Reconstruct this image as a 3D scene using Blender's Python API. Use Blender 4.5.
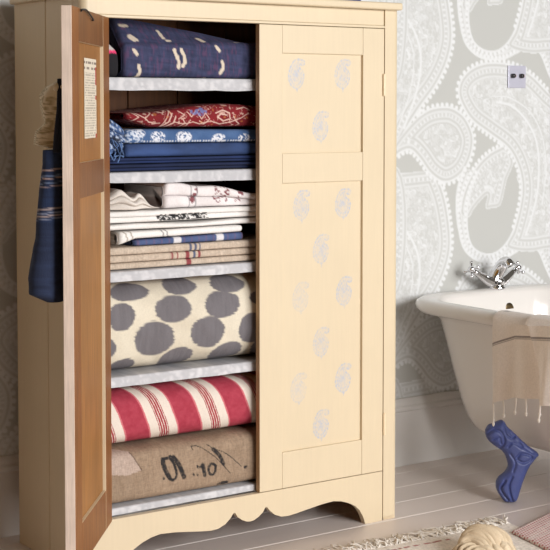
import bpy, bmesh, math, random
import numpy as np
from mathutils import Vector
random.seed(7); rng = np.random.default_rng(7)
for o in list(bpy.data.objects): bpy.data.objects.remove(o)
S = bpy.context.scene; COL = S.collection
PI = math.pi

# ------------------------------------------------------------------ camera
F_PX, PCX, PCY = 1461.0, 275.0, 190.0
CAM = np.array([-1.7418, -3.4195, 1.25]); YAW = math.radians(34.5); PIT = math.radians(3.2)
FW = np.array([math.sin(YAW)*math.cos(PIT), math.cos(YAW)*math.cos(PIT), -math.sin(PIT)])
RT = np.array([math.cos(YAW), -math.sin(YAW), 0.0]); UP = np.cross(RT, FW)
cd = bpy.data.cameras.new('camera'); cam = bpy.data.objects.new('camera', cd); COL.objects.link(cam)
cam.location = CAM; cam.rotation_euler = (PI/2 - PIT, 0, -YAW)
cd.sensor_fit = 'HORIZONTAL'; cd.sensor_width = 36; cd.lens = 36*F_PX/550
cd.shift_y = -(275 - PCY)/550; cd.clip_start = .05
S.camera = cam

# ------------------------------------------------------------------ light
w = bpy.data.worlds.new('room_light'); S.world = w; w.use_nodes = True
w.node_tree.nodes['Background'].inputs[0].default_value = (1.0, .89, .74, 1)
w.node_tree.nodes['Background'].inputs[1].default_value = .125
def area(name, loc, target, sx, sy, power, color):
    l = bpy.data.lights.new(name, 'AREA'); l.shape = 'RECTANGLE'; l.size = sx; l.size_y = sy; l.energy = power; l.color = color
    o = bpy.data.objects.new(name, l); COL.objects.link(o); o.location = loc
    o.rotation_euler = (Vector(target) - Vector(loc)).to_track_quat('-Z', 'Y').to_euler(); return o
area('window_daylight', (2.9, -5.4, 2.2), (.8, .2, .9), 1.6, 2.2, 84, (1, .985, .97))
area('wall_bounce_fill', (2.35, -5.8, 1.5), (2.2, .2, 1.0), 3.4, 2.8, 180, (1, .985, .97))  # added wide fill, stands in for light bounced off the room's walls
area('front_window_daylight', (.95, -5.7, 2.0), (1.0, .2, .7), 1.6, 2.2, 165, (1, .985, .97))
S.view_settings.view_transform = 'Standard'; S.view_settings.look = 'None'
S.view_settings.exposure = 0.0; S.view_settings.gamma = 1.0; S.view_settings.use_curve_mapping = False

# ------------------------------------------------------------------ helpers
def P(px, py, ax, val):                      # photograph point -> point of the plane axis = val
    r = FW + RT*(px - PCX)/F_PX - UP*(py - PCY)/F_PX
    return CAM + r*(val - CAM[ax])/r[ax]
def lin(c):
    c = np.asarray(c, float)/255.0
    return np.where(c <= .04045, c/12.92, ((c + .055)/1.055)**2.4)
ORG = {}
def mat(name, rgb=(200, 200, 200), rough=.6, metal=0., attr=False, weave=0., grain=0., blotch=0., bump=.3, scale=1.):
    m = bpy.data.materials.new(name); m.use_nodes = True; nt = m.node_tree; N = nt.nodes; L = nt.links
    b = N['Principled BSDF']; b.inputs['Roughness'].default_value = rough; b.inputs['Metallic'].default_value = metal
    c = (*lin(rgb), 1)
    tc = N.new('ShaderNodeTexCoord')
    if attr:
        a = N.new('ShaderNodeAttribute'); a.attribute_name = 'Col'; src = a.outputs['Color']
    else:
        r = N.new('ShaderNodeRGB'); r.outputs[0].default_value = c; src = r.outputs[0]
    def mul(src, fac_socket, lo, hi):
        mr = N.new('ShaderNodeMapRange'); L.new(fac_socket, mr.inputs[0]); mr.inputs[1].default_value = .25; mr.inputs[2].default_value = .75
        mr.inputs[3].default_value = lo; mr.inputs[4].default_value = hi
        v = N.new('ShaderNodeVectorMath'); v.operation = 'SCALE'; L.new(src, v.inputs[0]); L.new(mr.outputs[0], v.inputs['Scale'])
        return v.outputs[0]
    def noise(sc, detail=4, vec=(1, 1, 1)):
        mp = N.new('ShaderNodeMapping'); mp.inputs['Scale'].default_value = vec; L.new(tc.outputs['Object'], mp.inputs[0])
        n = N.new('ShaderNodeTexNoise'); n.inputs['Scale'].default_value = sc; n.inputs['Detail'].default_value = detail; L.new(mp.outputs[0], n.inputs[0]); return n.outputs[0]
    h = None
    if blotch: src = mul(src, noise(5*scale), 1 - blotch, 1 + blotch)
    if grain:
        g = noise(9*scale, 6, (14, 14, .8)); src = mul(src, g, 1 - grain, 1 + grain); h = g
    if weave:
        wv = noise(160*scale, 2, (1, 1, 4)); wh = noise(160*scale, 2, (3, 1, .7))
        src = mul(src, wv, 1 - weave, 1 + weave); src = mul(src, wh, 1 - weave, 1 + weave); h = wh
    L.new(src, b.inputs['Base Color'])
    if h is not None and bump:
        bp = N.new('ShaderNodeBump'); bp.inputs['Strength'].default_value = bump; bp.inputs['Distance'].default_value = .002
        L.new(h, bp.inputs['Height']); L.new(bp.outputs[0], b.inputs['Normal'])
    return m
def tag(o, label=None, cat=None, group=None, kind=None):
    if label: o['label'] = label
    if cat: o['category'] = cat
    if group: o['group'] = group
    if kind: o['kind'] = kind
    return o
def empty(name, loc):
    o = bpy.data.objects.new(name, None); COL.objects.link(o); o.location = loc; o.empty_display_size = .1
    ORG[o.name] = np.array(loc, float); return o
def obj(name, V, Fc, m, parent=None, loc=None, smooth=True, col=None, mi=None):
    V = np.asarray(V, float)
    if parent is not None: org = ORG[parent.name]
    else: org = np.array(loc if loc is not None else (0, 0, 0), float)
    me = bpy.data.meshes.new(name); W = V - org
    if isinstance(Fc, np.ndarray):
        nf = len(Fc); k = Fc.shape[1]
        me.vertices.add(len(W)); me.vertices.foreach_set('co', W.astype(np.float32).ravel())
        me.loops.add(nf*k); me.loops.foreach_set('vertex_index', Fc.astype(np.int32).ravel())
        me.polygons.add(nf); me.polygons.foreach_set('loop_start', np.arange(0, nf*k, k, dtype=np.int32))
        me.update(calc_edges=True); me.validate()
    else:
        me.from_pydata([tuple(v) for v in W], [], [tuple(f) for f in Fc]); me.update()
    if smooth: me.polygons.foreach_set('use_smooth', np.ones(len(me.polygons), bool))
    for mm in (m if isinstance(m, (list, tuple)) else [m]): me.materials.append(mm)
    if mi is not None: me.polygons.foreach_set('material_index', np.asarray(mi, np.int32))
    if col is not None:
        a = me.color_attributes.new('Col', 'FLOAT_COLOR', 'POINT')
        c4 = np.ones((len(V), 4), np.float32); c4[:, :3] = col; a.data.foreach_set('color', c4.ravel())
    o = bpy.data.objects.new(name, me); COL.objects.link(o)
    if parent is not None: o.parent = parent
    else: o.location = org
    ORG[o.name] = org
    return o
def boxes(lst, bev=.0015, seg=1):            # several boxes (min, max) as one bevelled mesh
    bm = bmesh.new()
    for a, b in lst:
        vs = [bm.verts.new((x, y, z)) for x in (a[0], b[0]) for y in (a[1], b[1]) for z in (a[2], b[2])]
        for f in ((0, 1, 3, 2), (4, 6, 7, 5), (0, 4, 5, 1), (2, 3, 7, 6), (0, 2, 6, 4), (1, 5, 7, 3)): bm.faces.new([vs[i] for i in f])
    if bev: bmesh.ops.bevel(bm, geom=list(bm.edges), offset=bev, segments=seg, affect='EDGES', profile=.6)
    bmesh.ops.recalc_face_normals(bm, faces=list(bm.faces))
    bm.verts.index_update(); V = [tuple(v.co) for v in bm.verts]; Fc = [[v.index for v in f.verts] for f in bm.faces]; bm.free()
    return np.array(V), Fc
def join(parts):
    V = []; Fc = []; n = 0
    for v, f in parts:
        V.append(np.asarray(v)); Fc += [[i + n for i in q] for q in f]; n += len(v)
    return np.concatenate(V), Fc
def tube(pts, rad, seg=12, cap=True, n=None):
    pts = np.asarray(pts, float)
    if n: pts = smoothline(pts, n)
    rad = np.interp(np.linspace(0, 1, len(pts)), np.linspace(0, 1, len(np.atleast_1d(rad))), np.atleast_1d(rad))
    T = np.gradient(pts, axis=0); T /= np.linalg.norm(T, axis=1)[:, None] + 1e-12
    a = np.array([0, 0, 1.]) if abs(T[0][2]) < .9 else np.array([1., 0, 0])
    V = []
    for p, t, r in zip(pts, T, rad):
        u = a - t*(a@t); u /= np.linalg.norm(u); v = np.cross(t, u); a = u
        for k in range(seg): V.append(p + r*(math.cos(2*PI*k/seg)*u + math.sin(2*PI*k/seg)*v))
    Fc = [[i*seg + k, i*seg + (k+1) % seg, (i+1)*seg + (k+1) % seg, (i+1)*seg + k] for i in range(len(pts)-1) for k in range(seg)]
    if cap: Fc += [list(range(seg))[::-1], [(len(pts)-1)*seg + k for k in range(seg)]]
    return np.array(V), Fc
def smoothline(p, n):                        # Catmull-Rom through the points
    p = np.asarray(p, float); q = np.vstack([2*p[0]-p[1], p, 2*p[-1]-p[-2]]); out = []
    t = np.linspace(0, len(p)-1, n)
    i = np.minimum(t.astype(int), len(p)-2); f = (t - i)[:, None]
    a, b, c, d = q[i], q[i+1], q[i+2], q[i+3]
    return .5*(2*b + (c-a)*f + (2*a-5*b+4*c-d)*f**2 + (3*b-a-3*c+d)*f**3)
def lathe(profile, c, axis=(0, 0, 1), seg=20):
    ax = np.array(axis, float); ax /= np.linalg.norm(ax); a = np.array([1., 0, 0]) if abs(ax[0]) < .8 else np.array([0, 1., 0])
    u = np.cross(ax, a); u /= np.linalg.norm(u); v = np.cross(ax, u); V = []; c = np.array(c, float)
    for r, h in profile:
        for k in range(seg): V.append(c + ax*h + r*(math.cos(2*PI*k/seg)*u + math.sin(2*PI*k/seg)*v))
    n = len(profile)
    Fc = [[i*seg+k, i*seg+(k+1) % seg, (i+1)*seg+(k+1) % seg, (i+1)*seg+k] for i in range(n-1) for k in range(seg)]
    Fc += [list(range(seg))[::-1], [(n-1)*seg+k for k in range(seg)]]
    return np.array(V), Fc
def hsh(i, j, s):
    v = np.sin(i*127.1 + j*311.7 + s*74.7)*43758.5453; return v - np.floor(v)
def vn(x, y, s=0):                           # value noise 0..1
    i = np.floor(x); j = np.floor(y); f = x-i; g = y-j; f = f*f*(3-2*f); g = g*g*(3-2*g)
    return (hsh(i, j, s)*(1-f)+hsh(i+1, j, s)*f)*(1-g) + (hsh(i, j+1, s)*(1-f)+hsh(i+1, j+1, s)*f)*g
def fbm(x, y, s=0): return .55*vn(x, y, s) + .3*vn(2.1*x, 2.1*y, s+1) + .15*vn(4.3*x, 4.3*y, s+2)
def pdist(X, Y, line, chunk=20000):          # distance of points to a polyline, and arc position of the nearest spot
    A = line[:-1]; B = line[1:]; D = B-A; LL = (D**2).sum(1)+1e-12; seg = np.sqrt(LL); cum = np.concatenate([[0], np.cumsum(seg)])[:-1]
    n = len(X); d = np.empty(n); s = np.empty(n)
    for k in range(0, n, chunk):
        x = X[k:k+chunk, None]; y = Y[k:k+chunk, None]
        t = np.clip(((x-A[:, 0])*D[:, 0] + (y-A[:, 1])*D[:, 1])/LL, 0, 1)
        q = (x-A[:, 0]-t*D[:, 0])**2 + (y-A[:, 1]-t*D[:, 1])**2
        j = q.argmin(1); r = np.arange(len(j)); d[k:k+chunk] = np.sqrt(q[r, j]); s[k:k+chunk] = cum[j] + t[r, j]*seg[j]
    return d, s
def inside(X, Y, poly):
    c = np.zeros(len(X), bool); n = len(poly)
    for i in range(n):
        x0, y0 = poly[i]; x1, y1 = poly[(i+1) % n]
        if y0 == y1: continue
        c ^= ((y0 > Y) != (y1 > Y)) & (X < (x1-x0)*(Y-y0)/(y1-y0) + x0)
    return c
def sstep(a, b, x):
    t = np.clip((x-a)/(b-a), 0, 1); return t*t*(3-2*t)
def mix(a, b, t):
    t = np.asarray(t)[..., None]; return a*(1-t) + b*t
def grid_faces(nu, nv):
    i, j = np.meshgrid(np.arange(nu-1), np.arange(nv-1), indexing='ij'); a = (i*nv + j).ravel()
    return np.stack([a, a+nv, a+nv+1, a+1], 1)

# ------------------------------------------------------------------ materials
CREAM = (216, 199, 169)
M_cream = mat('cream_paint', CREAM, .45, grain=.02, blotch=.025, bump=.08)
M_cream_attr = mat('stencilled_paint', CREAM, .45, attr=True, grain=.018, blotch=.02, bump=.08)
M_wood = mat('bare_pine', (134, 84, 40), .5, grain=.28, blotch=.14, bump=.15)
M_woodp = mat('bare_pine_panel', (152, 104, 54), .5, grain=.25, blotch=.14, bump=.15)
M_wood_dark = mat('dark_pine', (118, 70, 30), .6, grain=.2, blotch=.12)
M_rail = mat('stained_pine_rail', (122, 80, 44), .5, grain=.22, blotch=.18, bump=.15)
M_edge = mat('worn_white_edge', (234, 215, 200), .6, grain=.12, blotch=.12, scale=2)
M_edge_b = mat('bare_door_edge', (176, 146, 108), .6, grain=.2, blotch=.15, scale=2)
M_white = mat('skirting_paint', (222, 219, 216), .4, blotch=.02)
M_lin = mat('white_shelf_lining', (226, 225, 228), .7, attr=True)
M_cloth = mat('cloth', attr=True, rough=.9, weave=.05, bump=.3)
M_coarse = mat('coarse_cloth', attr=True, rough=.95, weave=.13, bump=.7, scale=.6)
M_enamel = mat('white_enamel', (236, 232, 228), .15)
M_chrome = mat('chrome', (225, 225, 228), .08, 1.0)
M_brass = mat('aged_brass', (120, 104, 78), .3, 1.0)
M_black = mat('black_metal', (32, 30, 30), .45)
M_blue = mat('blue_painted_iron', (74, 86, 142), .42, attr=False, blotch=.12, scale=4)
M_cord = mat('cream_cord', (240, 234, 226), .9)

# ------------------------------------------------------------------ room shell
WY = .505; SK = .490
PER = .735; TX0, TW = 1.36, .90
res = .003; nx = int(TW/res); nz = int(PER/res)
gx, gz = np.meshgrid((np.arange(nx)+.5)*res + TX0, (np.arange(nz)+.5)*res, indexing='ij'); gx = gx.ravel(); gz = gz.ravel()
tile = np.zeros(nx*nz)
def wp(pts, n=None):
    q = np.array([P(a, b, 1, WY)[[0, 2]] for a, b in pts]); return smoothline(q, n or len(q)*8)
def each_copy(line):
    zc = line[:, 1].mean(); k0 = math.floor(zc/PER)
    for k in (k0-1, k0, k0+1):
        for t in (0, TW, -TW): yield line - np.array([t, k*PER])
def lift(v, m=None):
    global tile
    tile = np.maximum(tile, v)
def fill(pts, band=.055, seed=0, leafy=False):
    global tile
    for ln in each_copy(wp(pts)):
        bb = (gx > ln[:, 0].min()) & (gx < ln[:, 0].max()) & (gz > ln[:, 1].min()) & (gz < ln[:, 1].max())
        idx = np.where(bb)[0]
        if not len(idx): continue
        ins = inside(gx[idx], gz[idx], ln); idx = idx[ins]
        if not len(idx): continue
        x, z = gx[idx], gz[idx]; d, s = pdist(x, z, np.vstack([ln, ln[:1]]))
        v = .42 + .0*d
        lines = .5 + .5*np.cos(2*PI*d/.0165); v = np.where(d < band, .18 + .62*lines, v)
        dots = .5 + .5*np.cos(2*PI*s/.02); v = np.where((d > .022) & (d < .034), .34 + .6*dots*sstep(.35, .8, dots), v)
        q = fbm(x/.016, z/.016, 5+seed); swirl = .5 + .5*np.sin(2*PI*(q*3.1 + d/.03))
        v = np.where(d >= band, .22 + .55*swirl*(.4+.6*vn(x/.05, z/.05, 9)) + .30*(q > .57), v)
        tile[idx] = v
def line(pts, wdt=.0035, val=.85, beads=0, side=1, inner=0):
    for ln in each_copy(wp(pts, len(pts)*14)):
        pad = .05
        idx = np.where((gx > ln[:, 0].min()-pad) & (gx < ln[:, 0].max()+pad) & (gz > ln[:, 1].min()-pad) & (gz < ln[:, 1].max()+pad))[0]
        if not len(idx): continue
        d, s = pdist(gx[idx], gz[idx], ln)
        tile[idx] = np.maximum(tile[idx], val*(1-sstep(wdt*.6, wdt*1.3, d)))
        if beads:
            # round beads strung just off the line
            seg = np.linalg.norm(np.diff(ln, axis=0), axis=1); cum = np.concatenate([[0], np.cumsum(seg)]); L = cum[-1]
            nb = max(3, int(L/beads)); sb = (np.arange(nb)+.5)*L/nb
            T = np.gradient(ln, axis=0); T /= np.linalg.norm(T, axis=1)[:, None]; Nn = np.stack([-T[:, 1], T[:, 0]], 1)*side
            C = np.stack([np.interp(sb, cum, ln[:, k] + Nn[:, k]*.0085) for k in (0, 1)], 1)
            dd = np.full(len(idx), 9.)
            for c in C: dd = np.minimum(dd, (gx[idx]-c[0])**2 + (gz[idx]-c[1])**2)
            tile[idx] = np.maximum(tile[idx], 1.0*(1-sstep(.0055, .0095, np.sqrt(dd))))
A_edge = [(436, -40), (445, -15), (450, 10), (452, 38), (447, 62), (436, 85), (421, 106), (408, 126), (396, 146)]
fill(A_edge + [(376, 150), (372, 60), (380, -40)], seed=1)
line([(388, 0), (402, 12), (415, 33), (421, 58), (417, 90), (404, 128)], .005, .95); line([(384, 5), (398, 18), (409, 38), (414, 60), (410, 92), (398, 128)], .003, .9)
line(A_edge, .004, .9, .0215, 1)
Cc = [(396, 156), (403, 151), (411, 150), (420, 159), (431, 174), (445, 182), (460, 175), (470, 158), (473, 137), (466, 119), (456, 110), (446, 107), (431, 109), (418, 117), (404, 132), (392, 148)]
fill(Cc, band=.06, seed=2)
line(Cc[:-2], .004, .9, .0215, -1)
E_out = [(466, -40), (459, -18), (458, 4), (460, 22), (465, 42), (475, 54), (487, 59), (503, 59), (516, 53), (529, 47), (540, 53), (548, 72), (556, 90)]
E_in = [(480, -34), (472, -14), (469, 4), (469, 25), (474, 42), (486, 51), (499, 50), (511, 38), (520, 16), (524, -6), (523, -30)]
fill([(480, -34), (472, -14), (469, 4), (469, 25), (474, 42), (486, 51), (499, 50), (511, 38), (520, 16), (524, -6), (523, -30), (585, -30), (585, 80), (552, 74), (540, 52), (529, 46), (516, 52), (503, 58), (487, 58), (475, 53), (465, 41), (461, 22), (459, 4), (460, -18), (467, -38)], band=.03, seed=3)
fill([(505, -57), (490, -50), (477, -37), (466, -15), (462, 6), (470, 12), (477, 2), (489, -9), (487, 4), (494, 5), (502, 3), (506, -10), (509, -23), (515, -38), (512, -52)], band=.04, seed=4)
line([(505, -57), (490, -50), (477, -37), (466, -15), (462, 6)], .003, .9, .019, -1)
line(E_out, .004, .9, .019, 1); line(E_in, .004, .9, .019, -1)
G_l = [(548, 92), (531, 75), (514, 66), (498, 63), (483, 64), (470, 70), (461, 81), (459, 95), (465, 110), (474, 122), (490, 134), (508, 148), (518, 166), (522, 186), (520, 206), (514, 230)]
fill(G_l + [(508, 248), (540, 250), (575, 230), (580, 120)], seed=6)
line([(497, 102), (512, 106), (526, 120), (536, 140), (539, 168), (536, 200), (526, 235)], .005, .95); line([(492, 96), (510, 98), (530, 112), (542, 136), (546, 168), (542, 205)], .003, .9)
line(G_l, .004, .9, .0215, -1)
tile = np.clip(tile, 0, 1).reshape(nx, nz)
bx = np.arange(-1.3, 3.6001, .004); bz = np.arange(.225, 2.35, .004)
X, Z = np.meshgrid(bx, bz, indexing='ij'); X = X.ravel(); Z = Z.ravel()
fu = ((X-TX0)/res - .5) % nx; fv = (Z/res - .5) % nz; i0 = fu.astype(int) % nx; j0 = fv.astype(int) % nz; a = fu-np.floor(fu); b = fv-np.floor(fv)
val = tile[i0, j0]*(1-a)*(1-b) + tile[(i0+1) % nx, j0]*a*(1-b) + tile[i0, (j0+1) % nz]*(1-a)*b + tile[(i0+1) % nx, (j0+1) % nz]*a*b
wc = mix(lin((190, 191, 188)), lin((226, 228, 230)), val)
M_paper = mat('paisley_wallpaper', attr=True, rough=.75)
o = obj('wall_back', np.stack([X, np.full(len(X), WY), Z], 1), grid_faces(len(bx), len(bz))[:, ::-1].copy(), M_paper, col=wc, smooth=False); tag(o, kind='structure')
# added unseen side wall, dims and warms the light on the cupboard's left
v, f = boxes([((-2.5, -6.5, 0), (-2.42, WY, 2.6))], 0)
o = obj('bounce_wall_left', v, f, mat('ochre_bounce_paint', (140, 94, 16), .9, blotch=.05), smooth=False); tag(o, kind='structure')
# skirting board with a moulded top
prof = [(WY, 0), (SK, 0), (SK, .185), (SK+.001, .19), (SK-.006, .197), (SK-.006, .206), (SK+.001, .213), (SK+.002, .226), (SK+.006, .236), (WY, .238)]
V = [(x, y, z) for x in (-1.3, 3.6) for y, z in prof]; n = len(prof)
o = obj('baseboard_back', V, [[i, i+1, n+i+1, n+i] for i in range(n-1)], M_white, smooth=False); tag(o, kind='structure')
# painted floorboards: one mesh of boards with real gaps
M_floor = mat('painted_floorboards', (196, 186, 179), .38, attr=True)
V = []; Fc = []; C = []
BW = .1425; y = -.010 - BW*13; xs = np.arange(-2.2, 3.61, .02)
k = 0
prof_ = [(0, -.006, 1), (.0014, -.0005, 1), (.0035, 0, .5), (.006, 0, 0), (.5, 0, 0), (BW-.006, 0, 0), (BW-.0035, 0, .5), (BW-.0014, -.0005, 1), (BW, -.006, 1)]
prof_[4] = (BW/2, 0, 0)
while y < WY:
    tone = 1 + random.uniform(-.05, .05); base = len(V)
    for x in xs:
        wear = float(vn(np.array(x*3.), np.array(k*7.3), 3)); pale = wear*.6
        for dy, dz, e in prof_:
            V.append((x, min(y+dy, WY), dz))
            c = np.array(lin((230, 219, 213)))*tone*(.93 + .14*float(fbm(np.array(x*2.2), np.array((y+dy)*30), 8)))
            C.append(c*(1-e*pale) + np.array(lin((240, 237, 233)))*e*pale)
    q = len(prof_)
    for i in range(len(xs)-1):
        for j in range(q-1): Fc.append((base+i*q+j, base+(i+1)*q+j, base+(i+1)*q+j+1, base+i*q+j+1))
    y += BW; k += 1
o = obj('floor', V, np.array(Fc), M_floor, col=np.array(C), smooth=False); tag(o, kind='structure')

# ------------------------------------------------------------------ linen cupboard
CW, CD, CH = 1.064, .415, 1.543
cup = empty('linen_cupboard', (CW/2, CD/2, 0))
tag(cup, 'tall cream painted linen cupboard with one door open and shelves of folded textiles', 'cupboard')
def post(x0, x1, y0, y1, rx):                # corner post, rounded on its outer front corner
    r = .022; pts = []
    if rx > 0: cx, a0 = x1-r, -PI/2
    else: cx, a0 = x0+r, PI
    arc = [(cx + r*math.cos(a0+PI/2*t/8), y0+r + r*math.sin(a0+PI/2*t/8)) for t in range(9)]
    if rx > 0: pts = [(x0, y0)] + arc + [(x1, y1), (x0, y1)]
    else: pts = arc + [(x1, y0), (x1, y1), (x0, y1)]
    n = len(pts); zs = [0, .012, CH]; V = []
    for z in zs:
        sh = .006 if z == 0 else 0
        V += [(min(max(px, x0+sh), x1-sh), max(py, y0+sh), z) for px, py in pts]
    Fc = [[i*n+k, i*n+(k+1) % n, (i+1)*n+(k+1) % n, (i+1)*n+k] for i in range(2) for k in range(n)] + [list(range(n))[::-1], [2*n+k for k in range(n)]]
    return V, Fc
for (x0, x1, sg) in ((0, .0445, -1), (1.0065, CW, 1)):
    v, f = post(x0, x1, 0, .048, sg); obj('corner_post', v, f, M_cream, cup, smooth=False)
for xa, xb in ((0, .016), (CW-.016, CW)):
    v, f = boxes([((xa, .0485, .0), (xb, .213, CH)), ((xa, .2165, .0), (xb, CD, CH)), ((xa+(.006 if xa == 0 else 0), .2, .02), (xb-(0 if xa == 0 else .006), .23, CH-.01))], .0015)
    obj('side_panel', v, f, M_cream, cup, smooth=False)
bk = [((.017 + i*.17, CD-.014, .10), (.017 + (i+1)*.17 - .003, CD-.002, CH-.002)) for i in range(6)]
v, f = boxes(bk, .001); obj('back_panel', v, f, M_wood_dark, cup, smooth=False)
# inner wooden cheeks, cornice, frieze, apron
v, f = boxes([((.0165, .050, .155), (.028, CD-.015, CH-.03))], .001); obj('inner_side', v, f, M_wood, cup, smooth=False)
v, f = boxes([((CW-.028, .050, .155), (CW-.0165, CD-.015, CH-.03))], .001); obj('inner_side', v, f, M_wood, cup, smooth=False)
v, f = boxes([((-.014, -.022, CH-.001), (CW-.006, CD+.004, CH+.021))], .006, 3); obj('cornice', v, f, M_cream, cup, smooth=False)
v, f = boxes([((.0455, .004, 1.496), (1.0055, .026, CH-.0015)), ((.0455, -.0005, 1.488), (1.0055, .026, 1.4955)), ((.0455, .03, CH-.03), (1.0055, CD-.016, CH-.015))], .0018, 2); obj('top_rail', v, f, M_cream, cup, smooth=False)
half = [(.0, .0745), (.012, .076), (.028, .083), (.043, .094), (.0515, .107), (.0575, .107), (.068, .094), (.085, .080), (.108, .071), (.132, .0695), (.165, .073), (.205, .0785), (.25, .0845), (.295, .0875), (.325, .0825), (.352, .073), (.377, .060), (.393, .045), (.404, .028), (.411, .012), (.414, .0)]
cxm = .5255; low = [(cxm - a, b) for a, b in half[::-1]] + [(cxm + a, b) for a, b in half[1:]]
low = [(.0455, 0)] + low + [(1.0055, 0)]; V = []; n = len(low); Fc = []
for yy in (.003, .022):
    V += [(a, yy, b) for a, b in low] + [(a, yy, .151) for a, b in low]
for i in range(n-1):
    Fc += [[i, i+1, n+i+1, n+i], [2*n+i+1, 2*n+i, 3*n+i, 3*n+i+1], [i+1, i, 2*n+i, 2*n+i+1], [n+i, n+i+1, 3*n+i+1, 3*n+i]]
obj('bottom_rail', V, Fc, M_cream, cup, smooth=False)
# shelves, each with a white damask lining lapped over its front edge
SZ = {1: (1.333, .034), 2: (1.078, .026), 3: (.811, .027), 4: (.526, .028), 5: (.172, .018)}
for k, (zt, th) in SZ.items():
    yf = .040 if k < 5 else .030
    v, f = boxes([((.0285, yf+.004, zt-.018), (CW-.0285, CD-.016, zt-.0015))], .001)
    sh = obj('shelf', v, f, M_wood_dark, cup, smooth=False)
    xs = np.arange(.030, 1.02, .004); pr = [(CD-.03, 0), (.2, 0), (.1, 0), (yf+.006, 0), (yf+.001, -.001), (yf, -.004)] + [(yf, -.004-(th-.004)*t) for t in np.linspace(.12, 1, 9)]
    V = []; C = []
    for x in xs:
        wob = (fbm(np.array(x*14.), np.array(k*3.), 2)-.5); sag = {2: -.006*math.sin(min(max((x-.03)/.55, 0), 1)*PI/2)}.get(k, 0)
        for y_, dz in pr:
            hang = -dz/th if dz < -.003 else 0
            V.append((x, y_ - .004*wob*hang - (.002*hang), zt + dz + (.004*wob)*hang + sag*hang))
            pat = .5+.5*math.sin(fbm(np.array(x*45.), np.array((y_+dz)*45. + k*9), 4)*9)
            C.append(np.array(lin((186, 186, 190)))*(1-pat) + np.array(lin((212, 211, 214)))*pat)
    obj('shelf_lining', V, grid_faces(len(xs), len(pr)), M_lin, sh, col=np.array(C))

def door(x0, x1, name, outer_attr, inner_mat, edge_left, edge_right, T, thick=.026):
    """A framed two-panel door modelled closed (front at y=.0) and moved by T."""
    y0, y1 = .001, thick; z0, z1 = .1535, 1.4865; sw = .079; L = x1-x0
    zz = [(z0, .258), (1.036, 1.121), (1.407, z1)]
    parts = [((x0, y0, z0), (x0+sw, y1, z1)), ((x1-sw, y0, z0), (x1, y1, z1))] + [((x0+sw+.0006, y0+.0004, a), (x1-sw-.0006, y1-.0004, b)) for a, b in zz]
    v, f = boxes(parts, .0016, 2); mi = []
    for q in f:
        c = np.mean([v[i] for i in q], axis=0); nrm = np.cross(v[q[1]]-v[q[0]], v[q[2]]-v[q[0]]); nrm /= np.linalg.norm(nrm)+1e-12
        mi.append(4 if (nrm[1] > .5 and x0+sw < c[0] < x1-sw and c[2] > .5 and inner_mat is M_wood) else 3 if (nrm[0] > .6 and c[0] > x1-.004) else 2 if (nrm[0] < -.6 and c[0] < x0+.004) else 1 if nrm[1] > .5 else 0)
    d = obj(name, T(v), f, [M_cream, inner_mat, edge_left, edge_right, M_rail], cup, smooth=False, mi=mi)
    for pi, (a, b) in enumerate(((.258, 1.036), (1.121, 1.407))):
        xs = np.arange(x0+sw-.004, x1-sw+.0041, .0022); zs = np.arange(a-.004, b+.0041, .0022)
        X, Z = np.meshgrid(xs, zs, indexing='ij'); X = X.ravel(); Z = Z.ravel()
        V0 = np.stack([X, np.full(len(X), y0+.009), Z], 1); g = grid_faces(len(xs), len(zs))
        colr = outer_attr(X, Z)
        p = obj('door_panel', T(V0), g, M_cream_attr, d, col=colr, smooth=False)
        v2, f2 = boxes([((x0+sw-.004, y0+.0105, a-.004), (x1-sw+.004, y0+.016, b+.004))], .0005)
        obj('panel_back', T(v2), f2, M_woodp if inner_mat is M_wood else M_wood_dark, p, smooth=False)
    return d
# stencilled paisleys
PZ = np.array([(.10, .50), (-.12, .47), (-.33, .30), (-.46, .05), (-.44, -.20), (-.25, -.38), (-.05, -.44), (.0, -.54), (.05, -.44), (.22, -.36), (.36, -.18), (.40, .02), (.30, .16), (.20, .20), (.14, .26), (.18, .30), (.28, .27), (.40, .31), (.44, .40), (.32, .48)])
stamps = [(297, 75, 1.), (343, 75, .9), (321, 127, 1.), (302, 206, .9), (343.5, 204, 1.), (321.5, 250, .95), (301, 298, .5), (344.5, 292, .95), (321.5, 343, .8), (299, 389, .55), (343.5, 379, 1.), (321.5, 425, 1.)]
def stencil(X, Z):
    base = np.repeat(lin(CREAM)[None], len(X), 0); t = np.zeros(len(X)); poly = smoothline(np.vstack([PZ, PZ[:1]]), 90)
    for px, py, st in stamps:
        c = P(px, py, 1, .01); u = (X-c[0])/.066; v = (Z-c[2])/.094
        idx = np.where((abs(u) < .6) & (abs(v) < .62))[0]
        if not len(idx): continue
        d, s = pdist(u[idx], v[idx], poly); ins = inside(u[idx], v[idx], poly)
        ring = np.where(d < .06, 1., np.where(d < .10, .35, np.where(d < .17, .9, np.where(d < .22, .45, .8))))
        ring = ring*(.75 + .25*np.sin(s*38))*(.6 + .4*sstep(.3, .6, vn(u[idx]*11, v[idx]*15, px)))
        worn = sstep(.25, .55, fbm(X[idx]*90, Z[idx]*90, px)) 
        t[idx] = np.maximum(t[idx], ins*ring*st*(.5+.5*worn))
    return mix(base, np.repeat(lin((172, 181, 201))[None], len(X), 0), t*.95)
plain = lambda X, Z: np.repeat(lin(CREAM)[None], len(X), 0)
ident = lambda v: np.asarray(v, float)
rd = door(.556, 1.0045, 'closed_door', stencil, M_wood_dark, M_edge_b, M_cream, ident, .0205)
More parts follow.
